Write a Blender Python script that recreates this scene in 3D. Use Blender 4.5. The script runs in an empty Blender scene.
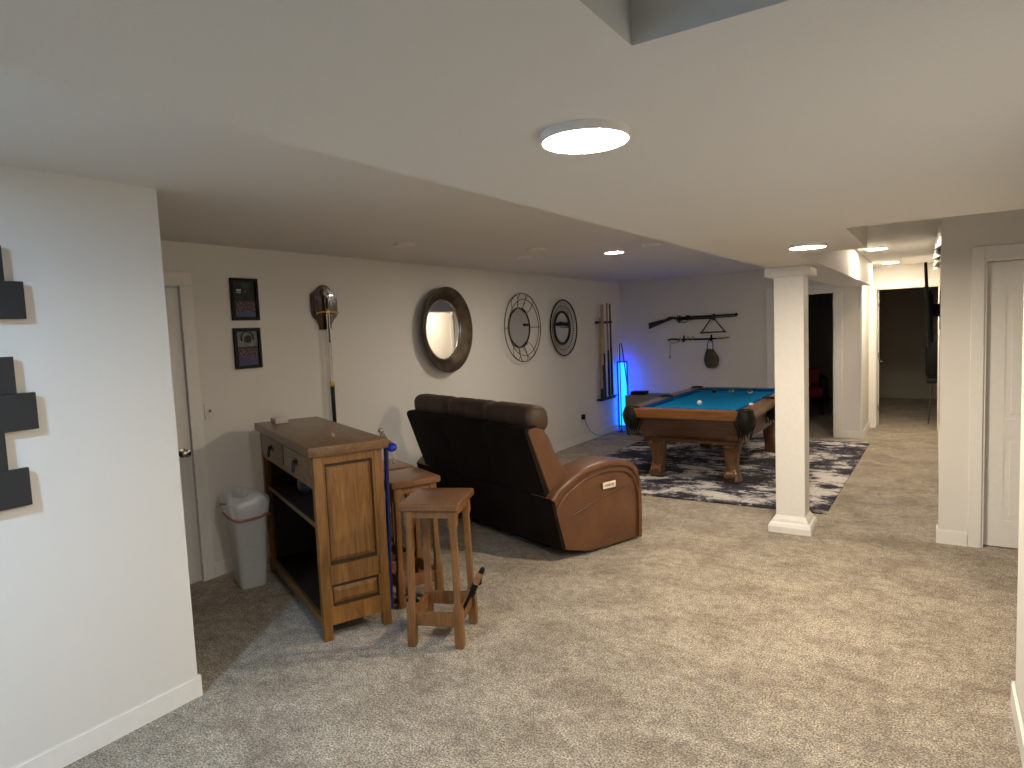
import bpy, bmesh, math, random
from mathutils import Vector, Matrix
random.seed(7)
PI = math.pi
scn = bpy.context.scene
C = scn.collection

# ------------------------------------------------------------------ camera
def make_camera():
    yaw, pitch, roll, f = 0.576888, 0.0814779, -0.0428054, 655.448
    cy, sy, cp, sp = math.cos(yaw), math.sin(yaw), math.cos(pitch), math.sin(pitch)
    fw = Vector((-sy*cp, cy*cp, -sp)); r0 = Vector((cy, sy, 0)); u0 = r0.cross(fw)
    c, s = math.cos(roll), math.sin(roll)
    r = c*r0 + s*u0; u = -s*r0 + c*u0
    cam = bpy.data.cameras.new('camera'); o = bpy.data.objects.new('camera', cam); C.objects.link(o)
    cam.sensor_width = 36; cam.lens = f/1024*36; cam.clip_start = 0.02; cam.clip_end = 60
    m = Matrix(((r.x, u.x, -fw.x, 0), (r.y, u.y, -fw.y, 0), (r.z, u.z, -fw.z, 1.70), (0, 0, 0, 1)))
    o.matrix_world = m
    scn.camera = o
make_camera()

# ------------------------------------------------------------------ world and exposure
w = bpy.data.worlds.new('world'); scn.world = w; w.use_nodes = True
w.node_tree.nodes['Background'].inputs[0].default_value = (0.35, 0.55, 0.9, 1)
w.node_tree.nodes['Background'].inputs[1].default_value = 0.3
scn.view_settings.view_transform = 'Standard'
scn.view_settings.look = 'None'
scn.view_settings.gamma = 1
scn.view_settings.use_curve_mapping = False
scn.view_settings.exposure = 0.03

LAMP_E = dict(near=34, mid=54, game=26, hall=26, cool=45)
def area(name, loc, rot, sx, sy, e, col):
    l = bpy.data.lights.new(name, 'AREA'); l.shape = 'RECTANGLE'; l.size = sx; l.size_y = sy
    l.energy = e; l.color = col
    o = bpy.data.objects.new(name, l); C.objects.link(o); o.location = loc; o.rotation_euler = rot
    return o
# added cool fill for the near left wall, shining through an added unseen window
area('cool_fill', (-2.2, -2.72, 1.27), (PI/2, 0, 0), .95, .85, 9, (0.42, 0.68, 1.0))

# ------------------------------------------------------------------ materials
def lin(c):
    return tuple(((v/255)/12.92 if v/255 <= 0.04045 else ((v/255+0.055)/1.055)**2.4) for v in c)
def new_mat(name):
    m = bpy.data.materials.new(name); m.use_nodes = True
    nt = m.node_tree; b = nt.nodes['Principled BSDF']
    return m, nt, b
def coords(nt, scale, kind='Object', rot=(0, 0, 0)):
    t = nt.nodes.new('ShaderNodeTexCoord'); mp = nt.nodes.new('ShaderNodeMapping')
    mp.inputs['Scale'].default_value = scale; mp.inputs['Rotation'].default_value = rot
    nt.links.new(t.outputs[kind], mp.inputs['Vector']); return mp.outputs['Vector']
def noise(nt, vec, scale, detail=3, rough=0.5, dist=0):
    n = nt.nodes.new('ShaderNodeTexNoise'); n.inputs['Scale'].default_value = scale
    n.inputs['Detail'].default_value = detail; n.inputs['Roughness'].default_value = rough
    n.inputs['Distortion'].default_value = dist
    nt.links.new(vec, n.inputs['Vector']); return n.outputs['Fac']
def ramp(nt, fac, stops):
    r = nt.nodes.new('ShaderNodeValToRGB'); e = r.color_ramp.elements
    while len(e) < len(stops): e.new(0.5)
    for i, (p, c) in enumerate(stops): e[i].position = p; e[i].color = (*c, 1)
    nt.links.new(fac, r.inputs['Fac']); return r.outputs['Color']
def bump(nt, b, h, strength=0.2, dist=0.01):
    n = nt.nodes.new('ShaderNodeBump'); n.inputs['Strength'].default_value = strength
    n.inputs['Distance'].default_value = dist
    nt.links.new(h, n.inputs['Height']); nt.links.new(n.outputs['Normal'], b.inputs['Normal'])
def mixc(nt, a, bb, fac, mode='MIX'):
    m = nt.nodes.new('ShaderNodeMix'); m.data_type = 'RGBA'; m.blend_type = mode
    if isinstance(fac, float): m.inputs['Factor'].default_value = fac
    else: nt.links.new(fac, m.inputs['Factor'])
    for s, v in (('A', a), ('B', bb)):
        i = [x for x in m.inputs if x.name == s and x.type == 'RGBA'][0]
        if isinstance(v, tuple): i.default_value = (*v, 1)
        else: nt.links.new(v, i)
    return [x for x in m.outputs if x.type == 'RGBA'][0]
def plain(name, col, rough=0.5, metal=0.0, var=0.06, scale=30, bmp=0.0, trans=0.0, alpha=1.0):
    m, nt, b = new_mat(name)
    n = noise(nt, coords(nt, (1, 1, 1)), scale, 3)
    c = ramp(nt, n, [(0.3, tuple(v*(1-var) for v in col)), (0.7, tuple(min(1, v*(1+var)) for v in col))])
    nt.links.new(c, b.inputs['Base Color'])
    b.inputs['Roughness'].default_value = rough; b.inputs['Metallic'].default_value = metal
    if trans: b.inputs['Transmission Weight'].default_value = trans
    if bmp: bump(nt, b, n, bmp, 0.005)
    return m
def wood(name, dark, light, rough=0.4, along='Z', scale=1.0, coat=0.0):
    m, nt, b = new_mat(name)
    s = {'X': (1.2, 14, 14), 'Y': (14, 1.2, 14), 'Z': (14, 14, 1.2)}[along]
    v = coords(nt, tuple(k*scale for k in s))
    n1 = noise(nt, v, 2.2, 6, 0.6, 1.2); n2 = noise(nt, v, 9, 3, 0.6)
    c1 = ramp(nt, n1, [(0.3, dark), (0.55, tuple((a+c)/2 for a, c in zip(dark, light))), (0.75, light)])
    c2 = mixc(nt, c1, ramp(nt, n2, [(0.35, (0.72, 0.68, 0.62)), (0.6, (1, 1, 1))]), 0.5, 'MULTIPLY')
    nt.links.new(c2, b.inputs['Base Color'])
    b.inputs['Roughness'].default_value = rough; b.inputs['Coat Weight'].default_value = coat
    bump(nt, b, n2, 0.08, 0.003)
    return m
def emis(name, col, e):
    m, nt, b = new_mat(name)
    b.inputs['Base Color'].default_value = (*col, 1)
    b.inputs['Emission Color'].default_value = (*col, 1); b.inputs['Emission Strength'].default_value = e
    return m
def mat_paint(name, col, bmp=0.12):
    m, nt, b = new_mat(name)
    v = coords(nt, (1, 1, 1))
    n = noise(nt, v, 0.8, 2); n2 = noise(nt, v, 55, 3, 0.6)
    c = ramp(nt, n, [(0.3, tuple(x*0.975 for x in col)), (0.7, col)])
    nt.links.new(c, b.inputs['Base Color']); b.inputs['Roughness'].default_value = 0.65
    bump(nt, b, n2, bmp, 0.003); return m
def mat_carpet():
    m, nt, b = new_mat('carpet')
    v = coords(nt, (1, 1, 1))
    fine = noise(nt, v, 120, 4, 0.8); med = noise(nt, v, 17, 6, 0.8); big = noise(nt, coords(nt, (1, 1.35, 1)), 2.6, 6, 0.68, 0.5)
    c = ramp(nt, fine, [(0.39, (0.095, 0.076, 0.053)), (0.5, (0.385, 0.328, 0.250)), (0.60, (0.86, 0.76, 0.61))])
    c = mixc(nt, c, ramp(nt, med, [(0.40, (0.55, 0.54, 0.53)), (0.57, (1, 1, 1))]), 0.85, 'MULTIPLY')
    c = mixc(nt, c, ramp(nt, big, [(0.38, (0.64, 0.61, 0.57)), (0.58, (1, 1, 1))]), 0.9, 'MULTIPLY')
    nt.links.new(c, b.inputs['Base Color']); b.inputs['Roughness'].default_value = 0.95
    b.inputs['Sheen Weight'].default_value = 0.15
    bump(nt, b, fine, 0.7, 0.012); return m
def mat_rug():
    m, nt, b = new_mat('distressed_rug')
    v = coords(nt, (1, 1.55, 1)); v0 = coords(nt, (1, 1.2, 1))
    a = noise(nt, v, 4.6, 10, 0.82, 0.25); big = noise(nt, v0, 1.5, 3, 0.5, 0.5); f = noise(nt, coords(nt, (1, 2, 1)), 26, 6, 0.8)
    add = nt.nodes.new('ShaderNodeMath'); add.operation = 'MULTIPLY_ADD'; add.inputs[1].default_value = 0.55
    nt.links.new(big, add.inputs[0]); nt.links.new(a, add.inputs[2])
    ad2 = nt.nodes.new('ShaderNodeMath'); ad2.operation = 'MULTIPLY_ADD'; ad2.inputs[1].default_value = 0.35
    nt.links.new(f, ad2.inputs[0]); nt.links.new(add.outputs[0], ad2.inputs[2])
    sh = nt.nodes.new('ShaderNodeMath'); sh.operation = 'MULTIPLY'; sh.inputs[1].default_value = 0.53
    nt.links.new(ad2.outputs[0], sh.inputs[0])
    c = ramp(nt, sh.outputs[0], [(0.47, (0.009, 0.009, 0.020)), (0.500, (0.040, 0.038, 0.060)), (0.516, (0.20, 0.185, 0.20)), (0.538, (0.60, 0.57, 0.55))])
    nt.links.new(c, b.inputs['Base Color']); b.inputs['Roughness'].default_value = 0.95
    bump(nt, b, f, 0.4, 0.006); return m
def mat_leather(name, dark, light, rough=0.38):
    m, nt, b = new_mat(name)
    v = coords(nt, (1, 1, 1)); n = noise(nt, v, 5, 4, 0.6)
    vo = nt.nodes.new('ShaderNodeTexVoronoi'); vo.inputs['Scale'].default_value = 160; nt.links.new(v, vo.inputs['Vector'])
    nt.links.new(ramp(nt, n, [(0.3, dark), (0.7, light)]), b.inputs['Base Color'])
    b.inputs['Roughness'].default_value = rough
    bump(nt, b, vo.outputs['Distance'], 0.12, 0.002); return m
def mat_speckle(name, stops, scale=60, kind='Object', rough=0.4, coat=0.0):
    m, nt, b = new_mat(name)
    n = noise(nt, coords(nt, (1, 1, 1)), scale, 4, 0.7)
    nt.links.new(ramp(nt, n, stops), b.inputs['Base Color']); b.inputs['Roughness'].default_value = rough
    b.inputs['Coat Weight'].default_value = coat; return m
def mat_hammered():
    m, nt, b = new_mat('hammered_bronze')
    v = coords(nt, (1, 1, 1)); vo = nt.nodes.new('ShaderNodeTexVoronoi'); vo.inputs['Scale'].default_value = 55
    nt.links.new(v, vo.inputs['Vector']); n = noise(nt, v, 8, 3)
    nt.links.new(ramp(nt, n, [(0.3, (0.05, 0.036, 0.024)), (0.7, (0.11, 0.08, 0.05))]), b.inputs['Base Color'])
    b.inputs['Metallic'].default_value = 0.75; b.inputs['Roughness'].default_value = 0.42
    bump(nt, b, vo.outputs['Distance'], 0.6, 0.006); return m
M = {}
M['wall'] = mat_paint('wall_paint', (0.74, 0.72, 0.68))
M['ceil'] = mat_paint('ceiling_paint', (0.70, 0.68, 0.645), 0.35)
M['shaded_wall'] = mat_paint('shaded_wall_paint', (0.42, 0.40, 0.34))  # wall paint darkened in its colour to stand for the rooms' missing light
M['trim'] = plain('white_trim_paint', (0.80, 0.785, 0.745), 0.35, var=0.02)
M['door'] = plain('door_paint', (0.78, 0.765, 0.73), 0.38, var=0.02)
M['carpet'] = mat_carpet(); M['rug'] = mat_rug()
M['leather'] = mat_leather('tan_brown_leather', (0.098, 0.041, 0.018), (0.140, 0.061, 0.027))
M['leather_dark'] = mat_leather('dark_brown_back_fabric', (0.009, 0.0056, 0.0043), (0.015, 0.0095, 0.007), 0.8)
M['leather_head'] = mat_leather('brown_headrest_leather', (0.040, 0.020, 0.011), (0.060, 0.030, 0.015), 0.6)
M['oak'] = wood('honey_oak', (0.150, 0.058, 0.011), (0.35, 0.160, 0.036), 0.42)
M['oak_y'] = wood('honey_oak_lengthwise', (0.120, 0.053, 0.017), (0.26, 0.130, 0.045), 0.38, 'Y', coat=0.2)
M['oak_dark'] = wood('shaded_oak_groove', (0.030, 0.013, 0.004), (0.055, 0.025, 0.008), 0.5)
M['oak_inner'] = wood('dark_inner_oak', (0.026, 0.016, 0.010), (0.052, 0.031, 0.018), 0.6)  # darker oak tone for the cabinet's inside faces
M['oak_stool'] = wood('stool_oak', (0.150, 0.062, 0.018), (0.31, 0.145, 0.045), 0.45)
M['oak_seat'] = wood('stool_seat_oak', (0.135, 0.055, 0.019), (0.25, 0.112, 0.040), 0.3, 'Y', coat=0.3)
M['table_wood'] = wood('pool_table_oak', (0.13, 0.045, 0.012), (0.34, 0.145, 0.042), 0.35, 'X', 0.8, 0.3)
M['table_wood_y'] = wood('pool_table_oak_lengthwise', (0.15, 0.060, 0.020), (0.33, 0.155, 0.055), 0.35, 'Y', 0.8, 0.3)
M['table_body'] = wood('pool_table_body_oak', (0.050, 0.021, 0.008), (0.115, 0.050, 0.018), 0.4, 'X', 0.8, 0.2)
M['table_leg'] = wood('pool_table_leg_oak', (0.075, 0.032, 0.011), (0.18, 0.080, 0.028), 0.4, 'Z', 0.8, 0.2)
M['mahogany'] = wood('mahogany_plaque', (0.028, 0.009, 0.005), (0.085, 0.028, 0.012), 0.25, 'Z', 1, 0.5)
M['walnut'] = wood('dark_gun_wood', (0.020, 0.010, 0.006), (0.055, 0.028, 0.015), 0.35, 'X')
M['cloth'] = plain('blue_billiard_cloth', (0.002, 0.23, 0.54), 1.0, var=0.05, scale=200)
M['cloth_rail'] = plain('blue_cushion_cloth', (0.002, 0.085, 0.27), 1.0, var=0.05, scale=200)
for k_ in ('cloth', 'cloth_rail', 'leather_dark'): M[k_].node_tree.nodes['Principled BSDF'].inputs['Specular IOR Level'].default_value = 0.12
M['black_leather'] = mat_leather('black_pocket_leather', (0.007, 0.006, 0.005), (0.014, 0.012, 0.010), 0.45)
M['black_leather'].node_tree.nodes['Principled BSDF'].inputs['Specular IOR Level'].default_value = 0.2
M['black'] = plain('black_plastic', (0.007, 0.007, 0.008), 0.5)
M['black'].node_tree.nodes['Principled BSDF'].inputs['Specular IOR Level'].default_value = 0.25
M['black_matte'] = plain('black_matte_wood', (0.016, 0.017, 0.019), 0.6)
M['iron'] = plain('dark_iron_wire', (0.030, 0.024, 0.018), 0.45, 0.6)
M['bronze_wire'] = plain('bronze_wire', (0.16, 0.11, 0.06), 0.45, 0.4)
M['iron_pull'] = plain('aged_iron_pull', (0.035, 0.028, 0.022), 0.4, 0.8)
M['hammered'] = mat_hammered()
M['mirror'] = plain('mirror_glass', (0.86, 0.87, 0.88), 0.01, 1.0, var=0.0)
M['silver'] = plain('polished_silver', (0.72, 0.71, 0.68), 0.18, 1.0, var=0.03)
M['steel'] = plain('blade_steel', (0.55, 0.54, 0.52), 0.22, 1.0, var=0.05)
M['brass'] = plain('polished_brass', (0.70, 0.50, 0.18), 0.25, 1.0, var=0.05)
M['gunmetal'] = plain('gunmetal', (0.020, 0.020, 0.022), 0.35, 0.8)
M['nickel'] = plain('satin_nickel', (0.36, 0.33, 0.29), 0.25, 1.0, var=0.03)
M['bin'] = plain('grey_bin_plastic', (0.60, 0.61, 0.60), 0.45, var=0.03)
M['bag'] = plain('translucent_bin_bag', (0.74, 0.76, 0.79), 0.28, var=0.08, scale=18, bmp=0.4)
M['pink'] = plain('pink_drawstring', (0.42, 0.20, 0.16), 0.5)
M['blue_strap'] = plain('blue_cord_wrap', (0.006, 0.016, 0.12), 0.45, var=0.3, scale=60)
M['blue_knob'] = plain('blue_enamel', (0.010, 0.030, 0.42), 0.15)
M['brown_grip'] = plain('brown_wrapped_grip', (0.30, 0.135, 0.06), 0.5, var=0.3, scale=80, bmp=0.4)
M['white_plastic'] = plain('white_plastic', (0.70, 0.685, 0.65), 0.4, var=0.02)
M['cream_tag'] = plain('cream_paper_tag', (0.72, 0.62, 0.50), 0.6, var=0.03)
M['grey_text'] = plain('grey_print', (0.20, 0.16, 0.13), 0.6)
M['canvas'] = plain('grey_brown_suede', (0.085, 0.072, 0.052), 0.85, var=0.35, scale=25, bmp=0.3)
M['gold_cord'] = plain('gold_cord', (0.30, 0.24, 0.11), 0.6)
M['maple'] = wood('pale_maple_cue', (0.40, 0.29, 0.18), (0.55, 0.42, 0.28), 0.3)
M['tan_wood'] = wood('tan_ash_cue', (0.30, 0.20, 0.11), (0.42, 0.30, 0.17), 0.35)
M['grey_box'] = plain('grey_metal_box', (0.20, 0.185, 0.17), 0.45, var=0.1)
M['box_side'] = mat_speckle('dark_crate_side', [(0.35, (0.025, 0.018, 0.016)), (0.6, (0.09, 0.065, 0.05))], 14)
M['red'] = plain('red_upholstery', (0.34, 0.012, 0.02), 0.6)
M['glass'] = plain('clear_glass', (0.9, 0.92, 0.93), 0.03, 0, 0, trans=0.95)
M['lamp_trim'] = plain('lamp_trim_white', (0.80, 0.76, 0.70), 0.4, var=0.02)
M['photo_dark'] = mat_speckle('dark_jersey_photo', [(0.40, (0.004, 0.006, 0.005)), (0.62, (0.012, 0.030, 0.016))], 14, rough=0.6)
M['photo_team'] = mat_speckle('crowd_photo', [(0.36, (0.014, 0.008, 0.016)), (0.52, (0.075, 0.038, 0.05)), (0.62, (0.28, 0.20, 0.22))], 75, rough=0.6)
M['photo_blue'] = plain('photo_blue_turf', (0.055, 0.085, 0.20), 0.3, var=0.2)
M['photo_violet'] = plain('photo_violet_turf', (0.055, 0.050, 0.17), 0.3, var=0.2)
M['photo_grey'] = mat_speckle('grey_emblem_photo', [(0.35, (0.07, 0.08, 0.08)), (0.65, (0.24, 0.26, 0.25))], 30, rough=0.6)
M['print_black'] = plain('print_black', (0.008, 0.009, 0.010), 0.3)
M['print_white'] = plain('print_white', (0.45, 0.46, 0.44), 0.4)
M['sky_pane'] = plain('window_glass', (0.95, 0.97, 1.0), 0.0, 0, 0, trans=1.0)

# ------------------------------------------------------------------ mesh helpers
class MB:
    def __init__(s): s.bm = bmesh.new()
    def merge(s, b2, mt=None):
        if mt is not None: bmesh.ops.transform(b2, matrix=mt, verts=b2.verts)
        me = bpy.data.meshes.new('tmp'); b2.to_mesh(me); b2.free(); s.bm.from_mesh(me); bpy.data.meshes.remove(me)
    def box(s, x0, x1, y0, y1, z0, z1, bev=0, mt=None, seg=2):
        b = bmesh.new(); bmesh.ops.create_cube(b, size=1)
        for v in b.verts: v.co = Vector(((x0+x1)/2+v.co.x*(x1-x0), (y0+y1)/2+v.co.y*(y1-y0), (z0+z1)/2+v.co.z*(z1-z0)))
        if bev: bmesh.ops.bevel(b, geom=list(b.edges), offset=bev, segments=seg, profile=0.6, affect='EDGES')
        s.merge(b, mt); return s
    def cyl(s, p0, p1, r0, r1=None, seg=16, caps=True):
        r1 = r0 if r1 is None else r1; p0 = Vector(p0); p1 = Vector(p1); d = p1-p0
        b = bmesh.new(); bmesh.ops.create_cone(b, cap_ends=caps, segments=seg, radius1=r0, radius2=r1, depth=d.length)
        q = d.to_track_quat('Z', 'Y').to_matrix().to_4x4()
        s.merge(b, Matrix.Translation((p0+p1)/2) @ q); return s
    def sph(s, c, r, sc=(1, 1, 1), seg=20, mt=None):
        b = bmesh.new(); bmesh.ops.create_uvsphere(b, u_segments=seg, v_segments=seg//2+2, radius=r)
        for v in b.verts: v.co = Vector((v.co.x*sc[0]+c[0], v.co.y*sc[1]+c[1], v.co.z*sc[2]+c[2]))
        s.merge(b, mt); return s
    def tube(s, pts, r, seg=8, closed=False, caps=True):
        pts = [Vector(p) for p in pts]; n = len(pts); rings = []
        rr = r if isinstance(r, (list, tuple)) else [r]*n
        up = None
        for i, p in enumerate(pts):
            a = pts[(i-1) % n] if (closed or i > 0) else p; c = pts[(i+1) % n] if (closed or i < n-1) else p
            t = (c-a).normalized()
            if up is None:
                up = Vector((0, 0, 1)) if abs(t.z) < 0.9 else Vector((1, 0, 0))
            x = t.cross(up).normalized(); y = x.cross(t).normalized(); up = y
            rings.append([s.bm.verts.new(p+rr[i]*(math.cos(2*PI*k/seg)*x+math.sin(2*PI*k/seg)*y)) for k in range(seg)])
        m = n if closed else n-1
        for i in range(m):
            A = rings[i]; B = rings[(i+1) % n]
            for k in range(seg): s.bm.faces.new((A[k], A[(k+1) % seg], B[(k+1) % seg], B[k]))
        if not closed and caps: s.bm.faces.new(rings[0][::-1]); s.bm.faces.new(rings[-1])
        return s
    def lathe(s, prof, c=(0, 0, 0), seg=32, axis='Z', closed=False):
        rings = []
        for (r, h) in prof:
            ring = []
            for k in range(seg):
                a = 2*PI*k/seg; x, y = r*math.cos(a), r*math.sin(a)
                co = {'Z': (x, y, h), 'X': (h, x, y), 'Y': (x, h, y)}[axis]
                ring.append(s.bm.verts.new(Vector(co)+Vector(c)))
            rings.append(ring)
        n = len(rings)
        for i in range(n if closed else n-1):
            A, B = rings[i], rings[(i+1) % n]
            for k in range(seg): s.bm.faces.new((A[k], A[(k+1) % seg], B[(k+1) % seg], B[k]))
        if not closed:
            if prof[0][0] > 1e-5: s.bm.faces.new(rings[0][::-1])
            if prof[-1][0] > 1e-5: s.bm.faces.new(rings[-1])
        return s
    def prism(s, pts, a0, a1, axis='X', bev=0):
        # pts 2D outline; extruded along axis from a0 to a1
        b = bmesh.new()
        def P(p, a): return {'X': (a, p[0], p[1]), 'Y': (p[0], a, p[1]), 'Z': (p[0], p[1], a)}[axis]
        A = [b.verts.new(P(p, a0)) for p in pts]; B = [b.verts.new(P(p, a1)) for p in pts]; n = len(pts)
        b.faces.new(A[::-1]); b.faces.new(B)
        for i in range(n): b.faces.new((A[i], A[(i+1) % n], B[(i+1) % n], B[i]))
        bmesh.ops.recalc_face_normals(b, faces=b.faces)
        if bev:
            es = [e for e in b.edges if all(len(f.verts) == n or True for f in e.link_faces) and any(len(f.verts) == n for f in e.link_faces)] if n != 4 else list(b.edges)
            bmesh.ops.bevel(b, geom=es, offset=bev, segments=3, profile=0.6, affect='EDGES')
        s.merge(b); return s
    def loft(s, rings, caps=True):
        R = [[s.bm.verts.new(Vector(p)) for p in r] for r in rings]; n = len(R[0])
        for i in range(len(R)-1):
            for k in range(n): s.bm.faces.new((R[i][k], R[i][(k+1) % n], R[i+1][(k+1) % n], R[i+1][k]))
        if caps: s.bm.faces.new(R[0][::-1]); s.bm.faces.new(R[-1])
        return s
    def tf(s, mt): bmesh.ops.transform(s.bm, matrix=mt, verts=s.bm.verts); return s
    def build(s, name, m, parent=None, loc=None, rz=0, smooth=35, sub=0):
        bmesh.ops.recalc_face_normals(s.bm, faces=s.bm.faces)
        me = bpy.data.meshes.new(name); s.bm.to_mesh(me); s.bm.free()
        o = bpy.data.objects.new(name, me); C.objects.link(o); me.materials.append(m)
        if smooth:
            for p in me.polygons: p.use_smooth = True
            try: me.set_sharp_from_angle(angle=math.radians(smooth))
            except Exception: pass
        if parent: o.parent = parent
        if loc is not None: o.location = loc; o.rotation_euler = (0, 0, rz)
        if sub:
            md = o.modifiers.new('s', 'SUBSURF'); md.levels = sub; md.render_levels = sub
        return o
def tag(o, label=None, cat=None, group=None, kind=None):
    if label: o['label'] = label
    if cat: o['category'] = cat
    if group: o['group'] = group
    if kind: o['kind'] = kind
    return o
def thing(name, loc, rz, label, cat, group=None):
    o = bpy.data.objects.new(name, None); C.objects.link(o); o.location = loc; o.rotation_euler = (0, 0, rz)
    o.empty_display_size = 0.1
    return tag(o, label, cat, group)
def dup(o, parent=None, **kw):
    c = o.copy(); C.objects.link(c); c.parent = parent
    for ch in [x for x in bpy.data.objects if x.parent == o]: dup(ch, c)
    return c
def struct(o): o['kind'] = 'structure'; return o
def rrect(w, d, r, n=5, cx=0, cy=0):
    out = []
    for (sx, sy, a0) in ((1, 1, 0), (-1, 1, PI/2), (-1, -1, PI), (1, -1, 1.5*PI)):
        for k in range(n+1):
            a = a0+k*PI/2/n
            out.append((cx+sx*(w/2-r)+r*math.cos(a), cy+sy*(d/2-r)+r*math.sin(a)))
    return out

# ------------------------------------------------------------------ the room
XL, YB, ZC, ZS = -4.41, 10.15, 2.41, 2.10
struct(MB().box(-5.5, 2.6, -3.2, 15.6, -0.1, 0).build('floor', M['carpet'], smooth=0))
c = MB().box(-5.5, 2.6, -3.2, 15.6, ZC, ZC+0.1)
c.prism([(-1.12, -3), (1.9, -3), (1.9, -.6), (-.372, -.6), (-.372, .925), (1.9, .925), (1.9, 3.39), (-.355, 3.39), (-.355, 4.49), (-.745, 4.49), (-.745, YB+.05), (-1.12, YB+.05)], ZS, ZC+.03, 'Z')
struct(c.build('ceiling', M['ceil'], smooth=0))
# left wall with a door opening Y 1.72..2.54, z 0..2.09
lw = MB()
lw.box(XL-.12, XL, -3, 1.79, 0, ZC).box(XL-.12, XL, 2.61, YB+.1, 0, ZC).box(XL-.12, XL, 1.79, 2.61, 2.11, ZC)
struct(lw.build('wall_left', M['wall'], smooth=0))
# back wall with the opening of the left dark room
bw = MB()
bw.box(XL-.1, -2.0, YB, YB+.12, 0, ZC).box(-1.2, -.86, YB, YB+.12, 0, ZC).box(-2.0, -1.2, YB, YB+.12, 2.05, ZC)
struct(bw.build('wall_back', M['wall'], smooth=0))
struct(MB().box(-.98, -.86, YB+.12, 11.32, 0, ZC).build('wall_hall_left', M['wall'], smooth=0))
hw = MB()
hw.box(-.88, -.77, 11.2, 11.32, 0, ZC).box(-.77, .03, 11.2, 11.32, 2.09, ZC)
struct(hw.build('wall_hall_end', M['wall'], smooth=0))
struct(MB().box(.04, .16, 5.78, 11.32, 0, ZC).build('wall_hall_right', M['wall'], smooth=0))
pw = MB()
pw.box(.02, .275, 5.66, 5.78, 0, ZC).box(1.05, 2.0, 5.66, 5.78, 0, ZC).box(.275, 1.05, 5.66, 5.78, 2.05, ZC)
struct(pw.build('wall_right', M['wall'], smooth=0))
struct(MB().box(.295, .42, 1.0, 3.4, 0, ZC).build('wall_near_right', M['wall'], smooth=0))
struct(MB().box(-3.12, -2.988, -2.6, 1.695, 0, ZC).build('wall_near_left', M['wall'], smooth=0))
struct(MB().box(1.9, 2.02, -2.7, 5.8, 0, ZC).build('wall_far_right', M['wall'], smooth=0))
fw = MB()
fw.box(-4.5, -2.7, -2.72, -2.6, 0, ZC).box(-1.7, 2.0, -2.72, -2.6, 0, ZC).box(-2.7, -1.7, -2.72, -2.6, 0, .8).box(-2.7, -1.7, -2.72, -2.6, 1.75, ZC)
struct(fw.build('wall_front', M['wall'], smooth=0))
# dark rooms
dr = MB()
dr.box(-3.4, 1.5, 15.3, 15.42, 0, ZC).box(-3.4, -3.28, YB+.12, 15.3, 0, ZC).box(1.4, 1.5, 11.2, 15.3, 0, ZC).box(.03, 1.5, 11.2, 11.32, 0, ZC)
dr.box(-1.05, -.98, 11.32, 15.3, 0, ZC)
struct(dr.build('wall_dark_rooms', M['shaded_wall'], smooth=0))
# unseen window added behind the camera to let the cool fill in
wf = MB()
for a in ((-2.7, -1.7, .8, .84), (-2.7, -1.7, 1.71, 1.75), (-2.7, -2.66, .84, 1.71), (-1.74, -1.7, .84, 1.71), (-2.215, -2.185, .84, 1.71)):
    wf.box(a[0], a[1], -2.69, -2.63, a[2], a[3])
win = struct(wf.build('added_window_1', M['trim'], smooth=0))

# baseboards
def base(name, segs):
    m = MB()
    for (x0, x1, y0, y1) in segs:
        m.box(x0, x1, y0, y1, 0, .095, 0)
        ins = .004
        m.box(x0+ins*(x1-x0 < .03), x1-ins*(x1-x0 < .03), y0+ins*(y1-y0 < .03), y1-ins*(y1-y0 < .03), .095, .105, 0)
    return struct(m.build(name, M['trim'], smooth=0))
base('baseboard_left', [(XL, XL+.014, 2.692, YB)])
base('baseboard_back', [(XL+.014, -2.1, YB-.014, YB), (-1.12, -.845, YB-.014, YB)])
base('baseboard_hall_left', [(-.86, -.846, YB, 11.2)])
base('baseboard_near_left', [(-2.988, -2.981, -2.6, 1.709), (-3.12, -2.988, 1.695, 1.709)])
base('baseboard_right', [(.006, .195, 5.646, 5.66), (.006, .02, 5.66, 5.8)])
base('baseboard_hall_right', [(.026, .04, 5.8, 11.2)])
base('baseboard_near_right', [(.281, .295, 1.0, 3.4), (.281, .42, 3.4, 3.414)])
# casings
def casing(name, m): return struct(m.build(name, M['trim'], smooth=0))
m = MB(); m.box(XL, XL+.016, 2.60, 2.69, 0, 2.105, .002).box(XL, XL+.016, 1.71, 2.69, 2.106, 2.20, .002).box(XL, XL+.016, 1.71, 1.80, 0, 2.105, .002)
m.box(XL-.12, XL-.001, 2.603, 2.61, 0, 2.10).box(XL-.12, XL-.001, 1.79, 1.797, 0, 2.10).box(XL-.12, XL-.001, 1.797, 2.603, 2.10, 2.11); casing('trim_1', m)
m = MB(); m.box(-2.1, -2.0, YB-.018, YB, 0, 2.15, .003).box(-1.2, -1.105, YB-.018, YB, 0, 2.15, .003).box(-2.0, -1.2, YB-.018, YB, 2.05, 2.15, .003)
m.box(-2.0, -1.98, YB, YB+.12, 0, 2.05).box(-1.22, -1.2, YB, YB+.12, 0, 2.05).box(-1.98, -1.22, YB, YB+.12, 2.03, 2.05)
m.box(-.885, -.86, YB-.018, YB, .1, 2.1, .003); casing('trim_2', m)
m = MB(); m.box(-.86, -.77, 11.18, 11.2, 0, 2.18, .003).box(-.77, .02, 11.18, 11.2, 2.09, 2.18, .003)
m.box(-.78, -.76, 11.2, 11.32, 0, 2.09).box(.01, .03, 11.18, 11.32, 0, 2.09).box(-.76, .01, 11.2, 11.32, 2.07, 2.09); casing('trim_3', m)
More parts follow.
